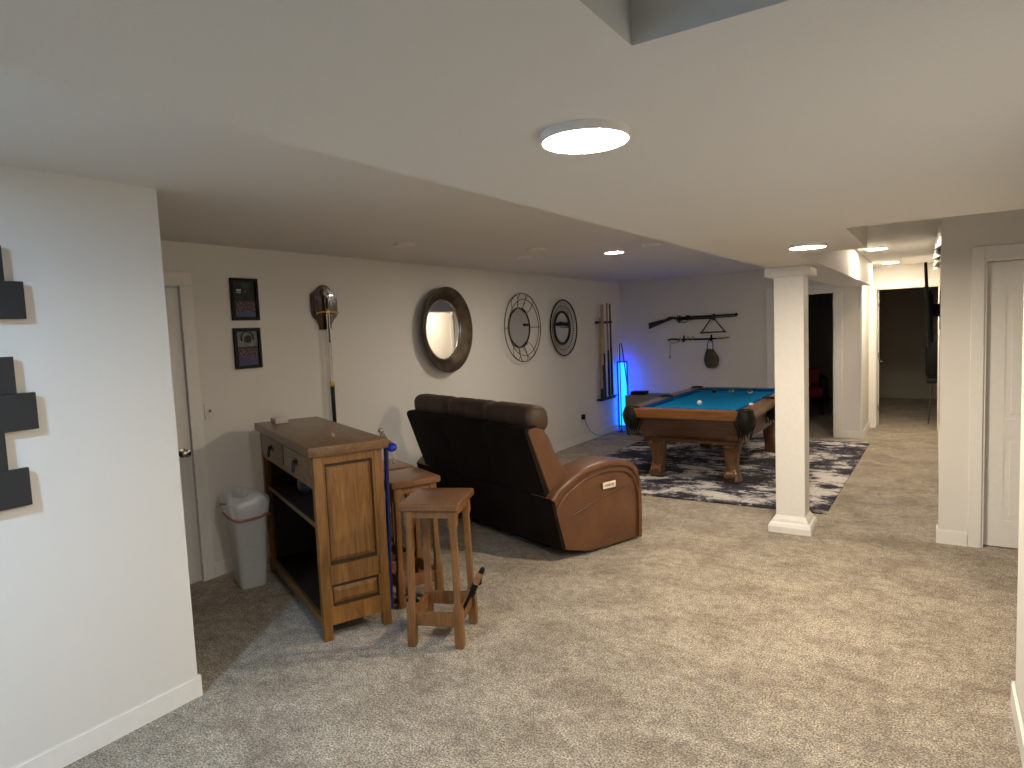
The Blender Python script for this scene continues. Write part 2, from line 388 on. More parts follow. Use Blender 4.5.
m = MB(); m.box(.20, .275, 5.642, 5.66, 0, 2.14, .003).box(1.05, 1.125, 5.642, 5.66, 0, 2.14, .003).box(.275, 1.05, 5.642, 5.66, 2.05, 2.14, .003)
m.box(.275, .29, 5.66, 5.78, 0, 2.05).box(1.035, 1.05, 5.66, 5.78, 0, 2.05).box(.29, 1.035, 5.66, 5.78, 2.035, 2.05)
casing('trim_4', m)

# panelled door leaf, local: x across 0..w, y thickness 0..t, z
def door_leaf(name, w, h, m=M['door']):
    t = .035; mb = MB(); mb.box(0, w, .006, t-.006, .008, h)
    st = .11
    cols = [(st, w/2-.05), (w/2+.05, w-st)]
    rows = [(.20, .80), (.93, h-.20)]
    fr = [(0, st), (w/2-.05, w/2+.05), (w-st, w)]
    for a, b in fr: mb.box(a, b, 0, t, .008, h)
    for a, b in ((.008, .20), (.80, .93), (h-.20, h)): mb.box(st, w-st, 0.0005, t-.0005, a, b)
    for a, b in cols:
        for z0, z1 in rows: mb.box(a+.035, b-.035, .001, t-.001, z0+.035, z1-.035, .0045)
    return struct(mb.build(name, m, smooth=0))
def knob(parent, x, y, z, side, m=M['nickel']):
    k = MB(); k.lathe([(.0, 0), (.032, 0), (.032, .006), (.012, .010), (.011, .030), (.022, .038), (.029, .050), (.027, .062), (.014, .070), (0, .071)], seg=24)
    k.tf(Matrix.Translation((x, y, z)) @ Matrix.Rotation(PI/2*side, 4, 'X'))
    return k.build('door_handle', m, parent)
d = door_leaf('door_1', .80, 2.092); d.rotation_euler = (0, 0, PI/2); d.location = (XL-.010, 1.800, 0)
knob(d, .735, 0, .945, 1)
d = door_leaf('door_2', .74, 2.03); d.location = (.2925, 5.715, 0)
d = door_leaf('door_3', .76, 2.06); d.rotation_euler = (0, 0, PI/2+.095); d.location = (-.735, 11.33, 0)
knob(d, .70, 0, .95, 1); knob(d, .70, .035, .95, -1)
hm = MB()
for z in (.25, 1.05, 1.82): hm.box(-.03, .0, -.006, .01, z, z+.09, .002)
hm.build('hinge', M['nickel'], d)
d = door_leaf('door_4', .74, 2.03); d.rotation_euler = (0, 0, PI/2+.06); d.location = (-1.20, YB+.13, 0)
hm = MB()
for z in (.25, 1.05, 1.82): hm.box(-.028, .0, .0, .04, z, z+.09, .002)
hm.build('hinge', M['nickel'], d)

# column
m = MB()
cx, cy = -.968, 5.575
m.box(cx-.108, cx+.108, cy-.108, cy+.108, .1, 2.07, .004)
m.box(cx-.16, cx+.16, cy-.16, cy+.16, 0, .055, .004)
pr = [(.158, .055), (.150, .075), (.135, .085), (.130, .105), (.115, .125), (.108, .135)]
m.loft([[(cx+a*r, cy+b*r, z) for a, b in ((-1, -1), (1, -1), (1, 1), (-1, 1))] for r, z in pr])
m.box(cx-.165, cx+.165, cy-.165, cy+.165, 2.025, 2.10, .014, seg=4)
struct(m.build('trim_5', M['trim'], smooth=0))

# wavy strip along the top of the hall's right wall
m = MB(); rows = []
for j in range(41):
    y = 6.3+j*.095; ph = j*.55
    x = .036-.030*abs(math.sin(ph*.8))-.02*(j/40)
    rows.append([(x-.012, y, ZC), (x-.018+.012*math.sin(ph), y, ZC-.08), (x-.022+.02*math.sin(ph+1), y, ZC-.17), (x-.008+.02*math.sin(ph+1), y, ZC-.175), (x, y, ZC-.08), (.039, y, ZC)])
m.loft(rows)
tag(m.build('ceiling_edge_trim', M['trim'], smooth=60), 'wavy white strip where the hall ceiling meets the right wall', 'trim')

# ------------------------------------------------------------------ lights
def disc_light(x, y, z, r, power, col, label, lit=True, group=None):
    t = thing('ceiling_light', (x, y, z), 0, label, 'ceiling light', group)
    MB().lathe([(0, 0), (r*1.0, 0), (r*1.0, -.009), (r*.985, -.016), (r*.95, -.018), (r*.95, -.010), (0, -.010)], seg=48).build('trim_ring', M['lamp_trim'], t)
    e = power/(PI*PI*(r*.9)**2)
    mt = emis('light_diffuser', col, e) if lit else M['white_plastic']
    MB().lathe([(0, -.0175), (r*.948, -.0175), (r*.948, -.012), (0, -.012)], seg=48).build('diffuser', mt, t)
    return t
WARM = (1.0, .83, .62); NEU = (1.0, .91, .79)
disc_light(-.615, 1.262, ZS, .093, LAMP_E['near'], NEU, 'largest glowing disc light, on the lowered ceiling nearest the viewer')
disc_light(-.60, 3.95, ZS, .095, LAMP_E['mid'], WARM, 'glowing disc light on the lowered ceiling just above the white column')
disc_light(-2.58, 5.84, ZC, .09, LAMP_E['game'], (1.0, .89, .74), 'small glowing disc light on the higher left ceiling before the pool table')
disc_light(-.545, 8.03, ZC, .10, LAMP_E['hall'], WARM, 'glowing disc light in the hall, the nearer of two, half behind the ceiling edge')
disc_light(-.535, 10.33, ZC, .10, LAMP_E['hall'], WARM, 'glowing disc light in the hall, right above the far dark doorway')
disc_light(-2.0, -.15, ZC, .10, LAMP_E['cool'], (.44, .70, 1.0), 'added cool white disc light on the higher left ceiling, out of view')  # unseen lamp added to give the near left wall its cool tone
for (x, y, lb) in ((-3.51, 3.93, 'unlit pale ceiling disc above the dark sword plaque'), (-2.97, 5.05, 'unlit ceiling disc with dark edge, the nearer of a close pair'), (-3.40, 5.53, 'unlit ceiling disc, farther of a close pair nearer the wall'), (-2.14, 5.63, 'unlit ceiling disc just right of the small glowing light')):
    disc_light(x, y, ZC, .085, 0, WARM, lb, False)

# ------------------------------------------------------------------ rug
tag(MB().prism([(-3.64, 6.08), (-.79, 6.09), (-.74, 9.80), (-3.62, 9.84)], .001, .012, 'Z').build('area_rug', M['rug'], smooth=0), 'distressed black, grey and white patterned area rug under the pool table', 'rug')

# ------------------------------------------------------------------ pool table
def pool_table():
    t = thing('pool_table', (-2.2, 7.86, .012), 0, 'oak pool table with blue cloth, leather pockets and carved scroll legs on the patterned rug', 'pool table')
    W, L, H = .67, 1.24, .79
    o = MB(); o.box(-W+.1, W-.1, -L+.1, L-.1, H-.07, H-.035); o.build('playing_surface', M['cloth'], t, smooth=0)
    # cushions (blue) : six
    ci = .045
    def cush(x0, x1, y0, y1):
        m = MB()
        long_y = (y1-y0) > (x1-x0)
        if long_y:
            s = 1 if x0 > 0 else -1; xo = s*(W-.125); xi = s*(W-.125-.055)
            q = [(xo, y0), (xi, y0+.05), (xi, y1-.05), (xo, y1)]
        else:
            s = 1 if y0 > 0 else -1; yo = s*(L-.125); yi = s*(L-.125-.055)
            q = [(x0, yo), (x0+.05, yi), (x1-.05, yi), (x1, yo)]
        m.prism(q, H-.045, H-.002, 'Z', .004)
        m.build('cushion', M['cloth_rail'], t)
    for s in (-1, 1):
        xa = s*(W-.15)
        cush(min(xa, xa+.01), max(xa, xa+.01), -L+.19, -.06); cush(min(xa, xa+.01), max(xa, xa+.01), .06, L-.19)
        cush(-W+.19, W-.19, s*(L-.15), s*(L-.15)+.01)
    # rails
    for s in (-1, 1):
        m = MB(); m.box(-W+.11, W-.11, min(s*(L-.13), s*L), max(s*(L-.13), s*L), H-.02, H, .006)
        m.prism([(s*L*1.0, H-.018), (s*(L-.004), H-.06), (s*(L-.02), H-.10), (s*(L-.05), H-.10), (s*(L-.05), H-.018)], -W+.11, W-.11, 'X')
        m.build('end_rail', M['table_wood'], t)
        for q in (-1, 1):
            y0, y1 = (.055, L-.11) if q > 0 else (-L+.11, -.055)
            m = MB(); m.box(min(s*(W-.13), s*W), max(s*(W-.13), s*W), y0, y1, H-.02, H, .006)
            m.prism([(s*W, H-.018), (s*(W-.004), H-.06), (s*(W-.02), H-.10), (s*(W-.05), H-.10), (s*(W-.05), H-.018)], y0, y1, 'Y')
            m.build('side_rail', M['table_wood_y'], t)
    for s in (-1, 1):
        for p_ in [(s*(W-.06), k*.29) for k in (-3, -2, -1, 1, 2, 3)]+[(k*.28, s*(L-.06)) for k in (-1, 0, 1)]:
            MB().cyl((p_[0], p_[1], H), (p_[0], p_[1], H+.0012), .006, seg=10).build('rail_sight', M['white_plastic'], t)
    # body: tapered cabinet
    def ring(a, b, z): return [(-a, -b, z), (a, -b, z), (a, b, z), (-a, b, z)]
    MB().loft([ring(W-.07, L-.07, H-.075), ring(W-.075, L-.075, H-.11), ring(W-.10, L-.12, H-.20), ring(W-.15, L-.20, H-.33), ring(W-.155, L-.205, H-.345), ring(W-.17, L-.22, H-.35)]).build('body', M['table_body'], t, smooth=0)
    MB().loft([ring(W-.155, L-.18, H-.375), ring(W-.155, L-.18, H-.345)]).build('base_moulding', M['table_body'], t, smooth=0)
    # legs
    for sx in (-1, 1):
        for sy in (-1, 1):
            lg = []
            X0, Y0 = sx*(W-.27), sy*(L-.33)
            for (z, hw_, off) in ((H-.11, .105, .13), (H-.20, .105, .10), (H-.30, .095, .055), (H-.40, .085, .015), (.30, .074, 0), (.20, .062, 0), (.12, .062, .010), (.07, .070, .018), (.02, .078, .022)):
                lg.append([(X0+sx*off+p[0], Y0+sy*off+p[1], z) for p in rrect(2*hw_, 2*hw_, hw_*.35, 3)])
            m = MB(); m.loft(lg)
            # carved grooves as raised ribs
            l = m.build('leg', M['table_leg'], t)
            for z, rr, dy in ((.078, .064, .055), (H-.40, .040, .075)):
                s = MB()
                pts = []
                for k in range(26):
                    a = k*.42; r = rr*(1-k/30)
                    pts.append((0, Y0+sy*(dy+.02+r*math.cos(a)*.9), z+r*math.sin(a)))
                for xo in (-.045, .045): s.tube([(X0+xo, p[1], p[2]) for p in pts], .012, 6)
                s.cyl((X0-.05, Y0+sy*(dy+.02), z), (X0+.05, Y0+sy*(dy+.02), z), rr*.85, seg=20)
                s.build('scroll', M['table_leg'], l)
            f = MB()
            f.box(X0-.075, X0+.075, Y0-.07+sy*.01, Y0+.07+sy*.02, 0, .025, .01)
            f.build('foot', M['table_leg'], l)
    # pockets
    for sx in (-1, 1):
        for sy in (-1, 0, 1):
            px, py = sx*(W-.075), sy*(L-.075)
            if sy == 0: px = sx*(W-.05)
            k = MB()
            rim = [(px+.072*math.cos(a), py+.072*math.sin(a), H-.006) for a in [i*2*PI/20 for i in range(20)]]
            k.tube(rim, .018, 8, closed=True)
            # shield hanging over the corner
            sh = []
            for (z, r, o_) in ((H-.006, .088, 0), (H-.07, .098, .012), (H-.13, .088, .012), (H-.19, .066, .006), (H-.245, .028, 0)):
                sh.append([(px+sx*o_+r*math.cos(a), py+sy*o_+r*math.sin(a), z) for a in [i*2*PI/20 for i in range(20)]])
            k.loft(sh)
            pk = k.build('pocket', M['black_leather'], t)
            g = MB()
            for i in range(14):
                a = i*2*PI/14
                g.tube([(px+.105*math.cos(a), py+.105*math.sin(a), H-.09), (px+.095*math.cos(a+.2), py+.095*math.sin(a+.2), H-.15), (px+.075*math.cos(a), py+.075*math.sin(a), H-.20), (px+.06*math.cos(a), py+.06*math.sin(a), H-.27-.012*(i % 3))], .005, 5)
            g.build('fringe', M['black_leather'], pk)
pool_table()
zb = .012+.755+.028
def ball(x, y, m, label, stripe=None):
    b = tag(MB().sph((0, 0, 0), .0285, seg=24).build('billiard_ball', m, None, (x, y, zb)), label, 'billiard ball', 'billiard balls on the blue cloth')
    if stripe:
        s = MB()
        s.lathe([(.0287*math.cos(a), .0287*math.sin(a)) for a in [(-.5+k/8) for k in range(9)]], seg=24)
        s.tf(Matrix.Rotation(.7, 4, 'X')); s.build('stripe', stripe, b)
    return b
M['ball_white'] = plain('ball_ivory', (.82, .80, .74), .12, var=0.01)
M['ball_dark'] = plain('ball_dark', (.01, .012, .03), .12, var=0.01)
M['ball_green'] = plain('ball_green', (.02, .12, .05), .12, var=0.01)
M['ball_maroon'] = plain('ball_maroon', (.20, .03, .02), .12, var=0.01)
M['ball_yellow'] = plain('ball_yellow', (.6, .40, .05), .12, var=0.01)
ball(-2.25, 7.33, M['ball_white'], 'plain white cue ball on the blue cloth, nearest the viewer')
ball(-2.45, 8.62, M['ball_dark'], 'dark ball at the far end of the cloth, farthest left')
ball(-2.25, 8.70, M['ball_green'], 'greenish ball with pale band in the middle of the far row', M['ball_yellow'])
ball(-1.99, 8.60, M['ball_maroon'], 'reddish ball with a pale band, rightmost of the far row', M['ball_white'])
ball(-1.66, 7.22, M['ball_white'], 'pale ball with yellow band at the near right corner pocket', M['ball_yellow'])

# ------------------------------------------------------------------ sofa
def sofa():
    rz = math.atan2(-.342, .94)
    t = thing('reclining_sofa', (-2.25, 4.05, 0), rz, 'brown leather three seat reclining sofa seen from behind, padded headrests', 'sofa')
    Wd = 1.97
    prof = [(.0, .10), (-.055, .32), (-.095, .49), (-.02, .555), (.06, .595), (.134, .625), (.21, .650), (.286, .667), (.39, .678), (.497, .680), (.60, .668), (.694, .648), (.75, .618), (.794, .577), (.822, .53), (.836, .473), (.836, .30), (.825, .02), (.45, .02), (.25, .03)]
    for s, x0, x1 in ((1, -.24, 0.0), (-1, -Wd, -Wd+.24)):
        m = MB(); m.prism([(p[0]*.985+.006, p[1]-.012*(p[1] > .4)) for p in prof], x0+.012, x1-.012, 'X', .012)
        a = m.build('arm', M['leather'], t)
        r = MB()   # padded roll over the arm
        arch = prof[2:18]
        rings = []
        for i, p in enumerate(arch):
            q0 = arch[max(0, i-1)]; q1 = arch[min(len(arch)-1, i+1)]
            ty, tz = q1[0]-q0[0], q1[1]-q0[1]; L_ = math.hypot(ty, tz); ny, nz = -tz/L_, ty/L_
            th = .055 if i < 12 else max(.012, .055-.014*(i-11))
            sec = []
            for (u, v) in rrect(x1-x0+.016, th, .024, 4):
                sec.append(((x0+x1)/2+u, p[0]+ny*(v-.022), p[1]+nz*(v-.022)))
            rings.append(sec)
        r.loft(rings); r.build('arm_pad', M['leather'], a)
        w_ = MB(); xx = x1+.002 if s > 0 else x0-.002
        pip = [(xx, p[0]*.9+.035, p[1]-.072) for p in prof[2:16]]
        pip += [(xx, .800, .42), (xx, .800, .05)]
        w_.tube(pip, .006, 6)
        w_.tube([(xx, .10, .34), (xx, .4, .415), (xx, .70, .47)], .003, 5)
        w_.build('piping', M['leather'], a)
        if s > 0:
            g = MB(); g.box(0, .003, .41, .545, .475, .525, .001, Matrix.Rotation(0, 4, 'X'))
            g.tf(Matrix.Translation((.003, 0, 0)))
            tg = g.build('paper_tag', M['cream_tag'], a); tg['label'] = 'cream paper tag'
            g = MB()
            for k in range(7): g.box(.0062, .0068, .432+k*.014, .441+k*.014, .492, .508)
            g.build('tag_print', M['grey_text'], tg)
    # base and rear panel
    MB().box(-Wd+.23, -.23, .05, .78, .05, .34, .02).build('base', M['leather_dark'], t)
    m = MB(); m.prism([(-.004, .10), (-.06, .32), (-.10, .49), (-.07, .50), (-.03, .32), (.03, .10)], -Wd+.01, -.006, 'X', .004)
    m.build('rear_panel', M['leather_dark'], t)
    mm = MB()
    for x in (-.60, -1.33): mm.tube([(x, -.075, .42), (x, -.05, .30), (x, -.012, .12)], .007, 6)
    mm.tube([(-Wd+.02, -.004, .105), (-.01, -.004, .105)], .008, 6)
    mm.build('rear_seam', M['leather_dark'], t)
    # seats
    sw = (Wd-.48)/3
    for k in range(3):
        x1 = -.24-k*sw
        MB().box(x1-sw+.006, x1-.006, .20, .84, .32, .47, .05, seg=4).build('seat_cushion', M['leather'], t)
        MB().box(x1-sw+.006, x1-.006, .80, .855, .06, .33, .02, seg=3).build('footrest', M['leather'], t)
    # back sections
    bx = [-.055, -.64, -1.22, -1.80]
    bp = [(-.235, .985), (-.225, 1.005), (-.16, 1.012), (-.085, .985), (.0, .80), (.165, .58), (.12, .46), (-.03, .44), (-.045, .48)]
    for k in range(3):
        m = MB(); m.prism(bp, bx[k+1]+.004, bx[k]-.004, 'X', .014)
        b = m.build('backrest', M['leather'], t)
        # dark rear shell
        s = MB(); s.prism([(-.262, .985), (-.255, 1.008), (-.235, 1.018), (-.150, 1.022), (-.150, 1.013), (-.225, 1.0), (-.035, .45), (-.075, .44)], bx[k+1]+.001, bx[k]-(.012 if k == 0 else .001), 'X', .006)
        s.build('back_shell', M['leather_dark'], b)
        # puffed inner cushion and headrest
        c_ = MB(); c_.box(bx[k+1]+.02, bx[k]-.02, -.06, .06, 0, .52, .055, seg=4)
        c_.tf(Matrix.Translation((0, .12, .47)) @ Matrix.Rotation(.42, 4, 'X')); c_.build('back_cushion', M['leather'], b)
        h = MB(); x0, x1 = bx[k+1]+.004, bx[k]-(.045 if k == 0 else .004); n = 18; rings = []
        for i in range(n+1):
            u = i/n; x = x0+(x1-x0)*u; e = min(u, 1-u)*2; sc = math.sqrt(max(0, 1-(1-min(1, e/.22))**2)) if e < .22 else 1
            sc = .66+.34*sc
            pinch = 1-.05*math.exp(-((u-.5)/.03)**2)
            sec = []
            for q in range(18):
                a = 2*PI*q/18; ca, sa = math.cos(a), math.sin(a)
                yy = .105*math.copysign(abs(ca)**.8, ca)*sc*pinch; zz = .098*math.copysign(abs(sa)**.8, sa)*sc*pinch
                sec.append((x, -.095+yy-.10*zz, 1.058+zz*1.05))
            rings.append(sec)
        h.loft(rings); h.build('headrest', M['leather_head'], b, smooth=80)
sofa()

# ------------------------------------------------------------------ oak bar cabinet
def bar_cabinet():
    t = thing('bar_cabinet', (-2.865, 2.37, 0), math.atan2(.907, .422), 'honey oak bar cabinet with two drawers, open shelves and panelled end', 'cabinet')
    D, L, H = .40, 1.40, 1.055
    for x in (0, D-.05):
        for y in (0, L-.05): MB().box(x, x+.05, y, y+.05, 0, H, .004).build('post', M['oak'], t)
    MB().box(-.03, D+.03, -.03, L+.03, H, H+.055, .008).build('top', M['oak_y'], t)
    for y0, nm in ((0, 'end_panel'), (L-.05, 'end_panel')):
        m = MB(); yy = y0+.006 if y0 == 0 else y0+.02; s = 1 if y0 == 0 else -1
        m.box(.05, D-.05, yy, yy+.024, 1.005, H).box(.05, D-.05, yy, yy+.024, .315, .425).box(.05, D-.05, yy, yy+.024, .085, .185)
        m.box(.05, .062, yy, yy+.024, .185, 1.005).box(D-.062, D-.05, yy, yy+.024, .185, 1.005)
        p = m.build(nm, M['oak'], t, smooth=0)
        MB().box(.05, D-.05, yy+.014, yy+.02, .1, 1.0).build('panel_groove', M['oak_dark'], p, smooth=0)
        for z0, z1 in ((.447, .985), (.205, .295)):
            q = MB(); fy = yy+.003 if s > 0 else yy+.021; by = yy+.014 if s > 0 else yy+.012
            e = .022
            q.loft([[(.072, by, z0), (D-.072, by, z0), (D-.072, by, z1), (.072, by, z1)], [(.072+e*.4, (by+fy)/2, z0+e*.4), (D-.072-e*.4, (by+fy)/2, z0+e*.4), (D-.072-e*.4, (by+fy)/2, z1-e*.4), (.072+e*.4, (by+fy)/2, z1-e*.4)], [(.072+e, fy, z0+e), (D-.072-e, fy, z0+e), (D-.072-e, fy, z1-e), (.072+e, fy, z1-e)]])
            q.build('raised_panel', M['oak'], p, smooth=0)
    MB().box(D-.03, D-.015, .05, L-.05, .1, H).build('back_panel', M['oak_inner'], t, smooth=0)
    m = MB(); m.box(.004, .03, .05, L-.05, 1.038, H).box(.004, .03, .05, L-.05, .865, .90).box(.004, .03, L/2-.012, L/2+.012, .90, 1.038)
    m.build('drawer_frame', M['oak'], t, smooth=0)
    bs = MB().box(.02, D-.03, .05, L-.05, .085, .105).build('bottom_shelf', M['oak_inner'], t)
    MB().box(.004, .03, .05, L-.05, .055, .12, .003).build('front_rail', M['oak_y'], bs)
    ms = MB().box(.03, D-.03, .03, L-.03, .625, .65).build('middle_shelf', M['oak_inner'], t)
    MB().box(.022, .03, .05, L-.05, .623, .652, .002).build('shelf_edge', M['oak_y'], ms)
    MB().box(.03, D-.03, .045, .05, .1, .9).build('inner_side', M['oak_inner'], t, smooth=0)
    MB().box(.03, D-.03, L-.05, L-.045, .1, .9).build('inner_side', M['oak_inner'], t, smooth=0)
    for y0, y1 in ((.056, L/2-.018), (L/2+.018, L-.056)):
        d = MB().box(-.002, .018, y0, y1, .904, 1.034, .003).box(.018, D-.06, y0+.01, y1-.01, .91, 1.0).build('drawer', M['oak_y'], t)
        yc = (y0+y1)/2
        h = MB(); h.box(-.006, -.001, yc-.028, yc+.028, .955, .995, .002)
        h.sph((-.012, yc-.018, .978), .008).sph((-.012, yc+.018, .978), .008)
        h.tube([(-.016, yc-.02, .978), (-.022, yc-.024, .945), (-.024, yc-.014, .918), (-.025, yc, .912), (-.024, yc+.014, .918), (-.022, yc+.024, .945), (-.016, yc+.02, .978)], .0045, 6)
        h.build('bail_pull', M['iron_pull'], d)
bar_cabinet()
vx, vy, ux, uy = -.907, .422, .422, .907
def cab(x, y, z): return (-2.865+ux*x+vx*y, 2.37+uy*x+vy*y, z)
ang = math.atan2(.907, .422)
t = thing('card_box', cab(.115, 1.27, 1.11), ang+.1, 'small cream box lying on the far end of the cabinet top', 'box')
MB().box(-.045, .045, -.06, .06, 0, .020, .004).build('box_base', M['cream_tag'], t)
MB().box(-.047, .047, -.062, .062, .020, .036, .004).build('lid', M['white_plastic'], t)
t = MB(); t.lathe([(0, .002), (.035, 0), (.05, .02), (.06, .06), (.055, .10), (.022, .13), (.02, .17), (.026, .18), (.022, .178), (.016, .16), (.018, .13), (.05, .10), (.054, .06), (.045, .02), (0, .01)], seg=28)
tag(t.build('glass_decanter', M['glass'], None, cab(.19, .95, .652)), 'clear glass decanter inside the cabinet on its middle shelf', 'decanter')

# ------------------------------------------------------------------ stools
def stool():
    t = thing('bar_stool', (0, 0, 0), 0, 'x', 'stool', 'oak bar stools')
    W, L, H = .335, .37, .80
    MB().box(-W/2, W/2, -L/2, L/2, H-.042, H, .012, seg=3).build('seat', M['oak_seat'], t)
    m = MB()
    a, b = W/2-.03, L/2-.03
    m.box(-a, a, -b, -b+.018, H-.085, H-.042).box(-a, a, b-.018, b, H-.085, H-.042).box(-a, -a+.018, -b, b, H-.085, H-.042).box(a-.018, a, -b, b, H-.085, H-.042)
    m.build('apron', M['oak_stool'], t, smooth=0)
    for sx in (-1, 1):
        for sy in (-1, 1):
            rings = []
            for z, h_, r in ((H-.042, .024, .003), (H-.12, .024, .003), (H-.15, .018, .006), (.24, .018, .006), (.21, .024, .003), (.02, .024, .003), (0, .021, .004)):
                k = 1+.0*z; s_ = .015*(1-z/H)
                rings.append([(sx*(a-.018+s_)+p[0], sy*(b-.018+s_)+p[1], z) for p in rrect(2*h_, 2*h_, r, 2)])
            MB().loft(rings).build('leg', M['oak_stool'], t)
    for k in range(4):
        m = MB()
        if k < 2:
            y = (b-.01)*(1 if k else -1); m.box(-a+.01, a-.01, y-.011, y+.011, .115, .19, .003)
        else:
            x = (a-.01)*(1 if k == 3 else -1); m.box(x-.011, x+.011, -b+.01, b-.01, .115, .19, .003)
        m.build('stretcher', M['oak_stool'], t)
    return t
s1 = stool(); s2 = dup(s1); s3 = dup(s1)
s1.location = (-2.335, 2.775, 0); s1.rotation_euler = (0, 0, 1.966-PI/2); s1['label'] = 'oak bar stool nearest the viewer, standing free of the cabinet'
s2.location = (-2.885, 3.115, 0); s2.rotation_euler = (0, 0, 1.143); s2['label'] = 'oak bar stool pushed behind the cabinet, the middle of three'
s3.location = (-3.265, 3.295, 0); s3.rotation_euler = (0, 0, 1.143); s3['label'] = 'oak bar stool farthest back, mostly hidden behind the cabinet'

# ------------------------------------------------------------------ ornate swords by the stools
def ornate_staff():
    p0, p1 = Vector((-2.835, 2.872, .012)), Vector((-2.752, 2.823, 1.07))
    t = thing('ornate_cane', p0, 0, 'blue wrapped cane with ornate silver and brown handle leaning on the cabinet corner', 'cane')
    d = p1-p0
    MB().cyl((0, 0, .0), d*.97, .012, .014, 14).build('shaft', M['blue_strap'], t)
    h = MB(); c = d
    a = Vector((-.062, .03, .055)); b = Vector((.085, -.02, -.035))
    h.cyl(c+a*.2, c+b*.55, .019, .024, 14); g = h.build('handle', M['brown_grip'], t); g['label'] = 'brown wrapped grip'
    h = MB(); h.cyl(c+a, c+a*.2, .012, .021, 14)
    for k in range(6):
        q = c+a*(.2+.16*k); h.sph(q+Vector((.012*math.cos(k*2), .012*math.sin(k*2), .010)), .011-.0008*k)
    h.sph(c+a*1.1, .016); h.lathe([(.0, .0), (.024, .004), (.026, .014), (.018, .022), (0, .024)], c=c+Vector((0, 0, -.03)), seg=18)
    h.build('silver_fitting', M['silver'], t)
    h = MB(); h.sph(c+b*.72, .030, (1, 1, .9)); h.build('pommel', M['blue_knob'], t)
    h = MB(); q = c+b*.78
    h.tube([q+Vector((0, 0, -.02)), q+Vector((.008, 0, -.055)), q+Vector((-.004, 0, -.085)), q+Vector((.01, 0, -.095))], .0045, 6); h.build('tassel', M['silver'], t)
ornate_staff()
def ornate_sword():
    p0, p1 = Vector((-2.90, 3.00, .03)), Vector((-2.16, 2.80, .215))
    p0 = Vector((-2.190, 2.745, .150)); p1 = Vector((-2.035, 2.760, .43))
    t = thing('ornate_dagger', p0, 0, 'ornate dagger with brown and black grip resting across the nearest stool stretchers', 'dagger')
    d = (p1-p0); n = d.normalized(); L = d.length
    def at(s): return n*(s*L)
    MB().cyl(at(0), at(.60), .007, .013, 12).build('sheath', M['black'], t)
    h = MB()
    for s in (.58, .64, .70): h.lathe([(0, -.006), (.022, -.005), (.024, 0), (.022, .005), (0, .006)], seg=16).tf(Matrix.Identity(4)) if False else h.cyl(at(s), at(s+.025), .021, .018, 16)
    h.tube([at(.64)+Vector((0, 0, -.02)), at(.62)+Vector((.0, -.02, -.05)), at(.70)+Vector((0, -.02, -.055)), at(.72)+Vector((0, 0, -.02))], .006, 6)
    h.build('guard', M['gunmetal'], t)
    MB().cyl(at(.70), at(.94), .020, .017, 14).build('grip', M['brown_grip'], t)
    h = MB(); h.cyl(at(.92), at(1.0), .017, .012, 14); h.sph(at(1.0), .014)
    h.tube([at(.86)+Vector((0, 0, -.014)), at(.84)+Vector((0, 0, -.045)), at(.90)+Vector((0, 0, -.055)), at(.95)+Vector((0, 0, -.014))], .0045, 6)
    h.build('pommel', M['gunmetal'], t)
ornate_sword()
t = MB(); t.tube([(-2.86, 2.93, .02), (-2.78, 2.95, .045), (-2.72, 3.00, .03), (-2.66, 2.985, .014)], .010, 8)
t.tube([(-2.82, 2.90, .05), (-2.76, 2.96, .09), (-2.69, 2.99, .03)], .008, 8)
tag(t.build('leather_strap', M['black_leather'], None), 'black strap coiled on the carpet under the middle stool', 'strap')

# ------------------------------------------------------------------ waste bin
def waste_bin():
    t = thing('waste_bin', (-4.065, 2.752, 0), -.42, 'grey rectangular waste bin with a pale liner bag beside the cabinet', 'bin')
    rings = []
    for z, w_, d_ in ((.0, .205, .15), (.008, .215, .16), (.03, .218, .163), (.05, .222, .167), (.53, .285, .215), (.535, .30, .228), (.55, .30, .228)):
        rings.append([(p[0], p[1], z) for p in rrect(w_, d_, min(w_, d_)*.22, 5)])
    for z, w_, d_ in ((.55, .285, .213), (.05, .21, .155)):
        rings.append([(p[0], p[1], z) for p in rrect(w_, d_, .04, 5)])
    rings = [[(p[0], p[1], p[2]*1.07) for p in r] for r in rings]
    b = MB(); b.loft(rings); b.build('body', M['bin'], t, smooth=50)
    rings = []; rnd = random.Random(3)
    prof = ((.495, .292, .225), (.52, .305, .236), (.56, .322, .252), (.60, .328, .260), (.628, .315, .246), (.652, .285, .215), (.664, .23, .165), (.650, .16, .11), (.60, .15, .10), (.5, .15, .10))
    for j, (z, w_, d_) in enumerate(prof):
        pts = rrect(w_, d_, .07, 9); n = len(pts)
        rings.append([(p[0]*(1+.030*math.sin(i*1.3+j)+rnd.uniform(-.012, .012)), p[1]*(1+.035*math.sin(i*.9+j*1.7)+rnd.uniform(-.015, .015)), z+.020*math.sin(i*.28+1.2)+rnd.uniform(-.006, .006)) for i, p in enumerate(pts)])
    b = MB(); b.loft(rings, caps=False); b.build('liner_bag', M['bag'], t, smooth=80, sub=1)
    t.scale = (1.16, 1.10, 1.0)
    b = MB(); pts = rrect(.298, .232, .06, 8); b.tube([(p[0], p[1],    .502+.010*math.sin(i*.5)) for i, p in enumerate(pts)], .010, 6, closed=True)
    b.build('drawstring', M['pink'], t)
    b = MB(); b.tube([(-.1, -.134, .56), (-.03, -.140, .59), (.05, -.142, .605), (.12, -.136, .62)], .0035, 6); b.build('bag_tie', M['blue_strap'], t)
waste_bin()

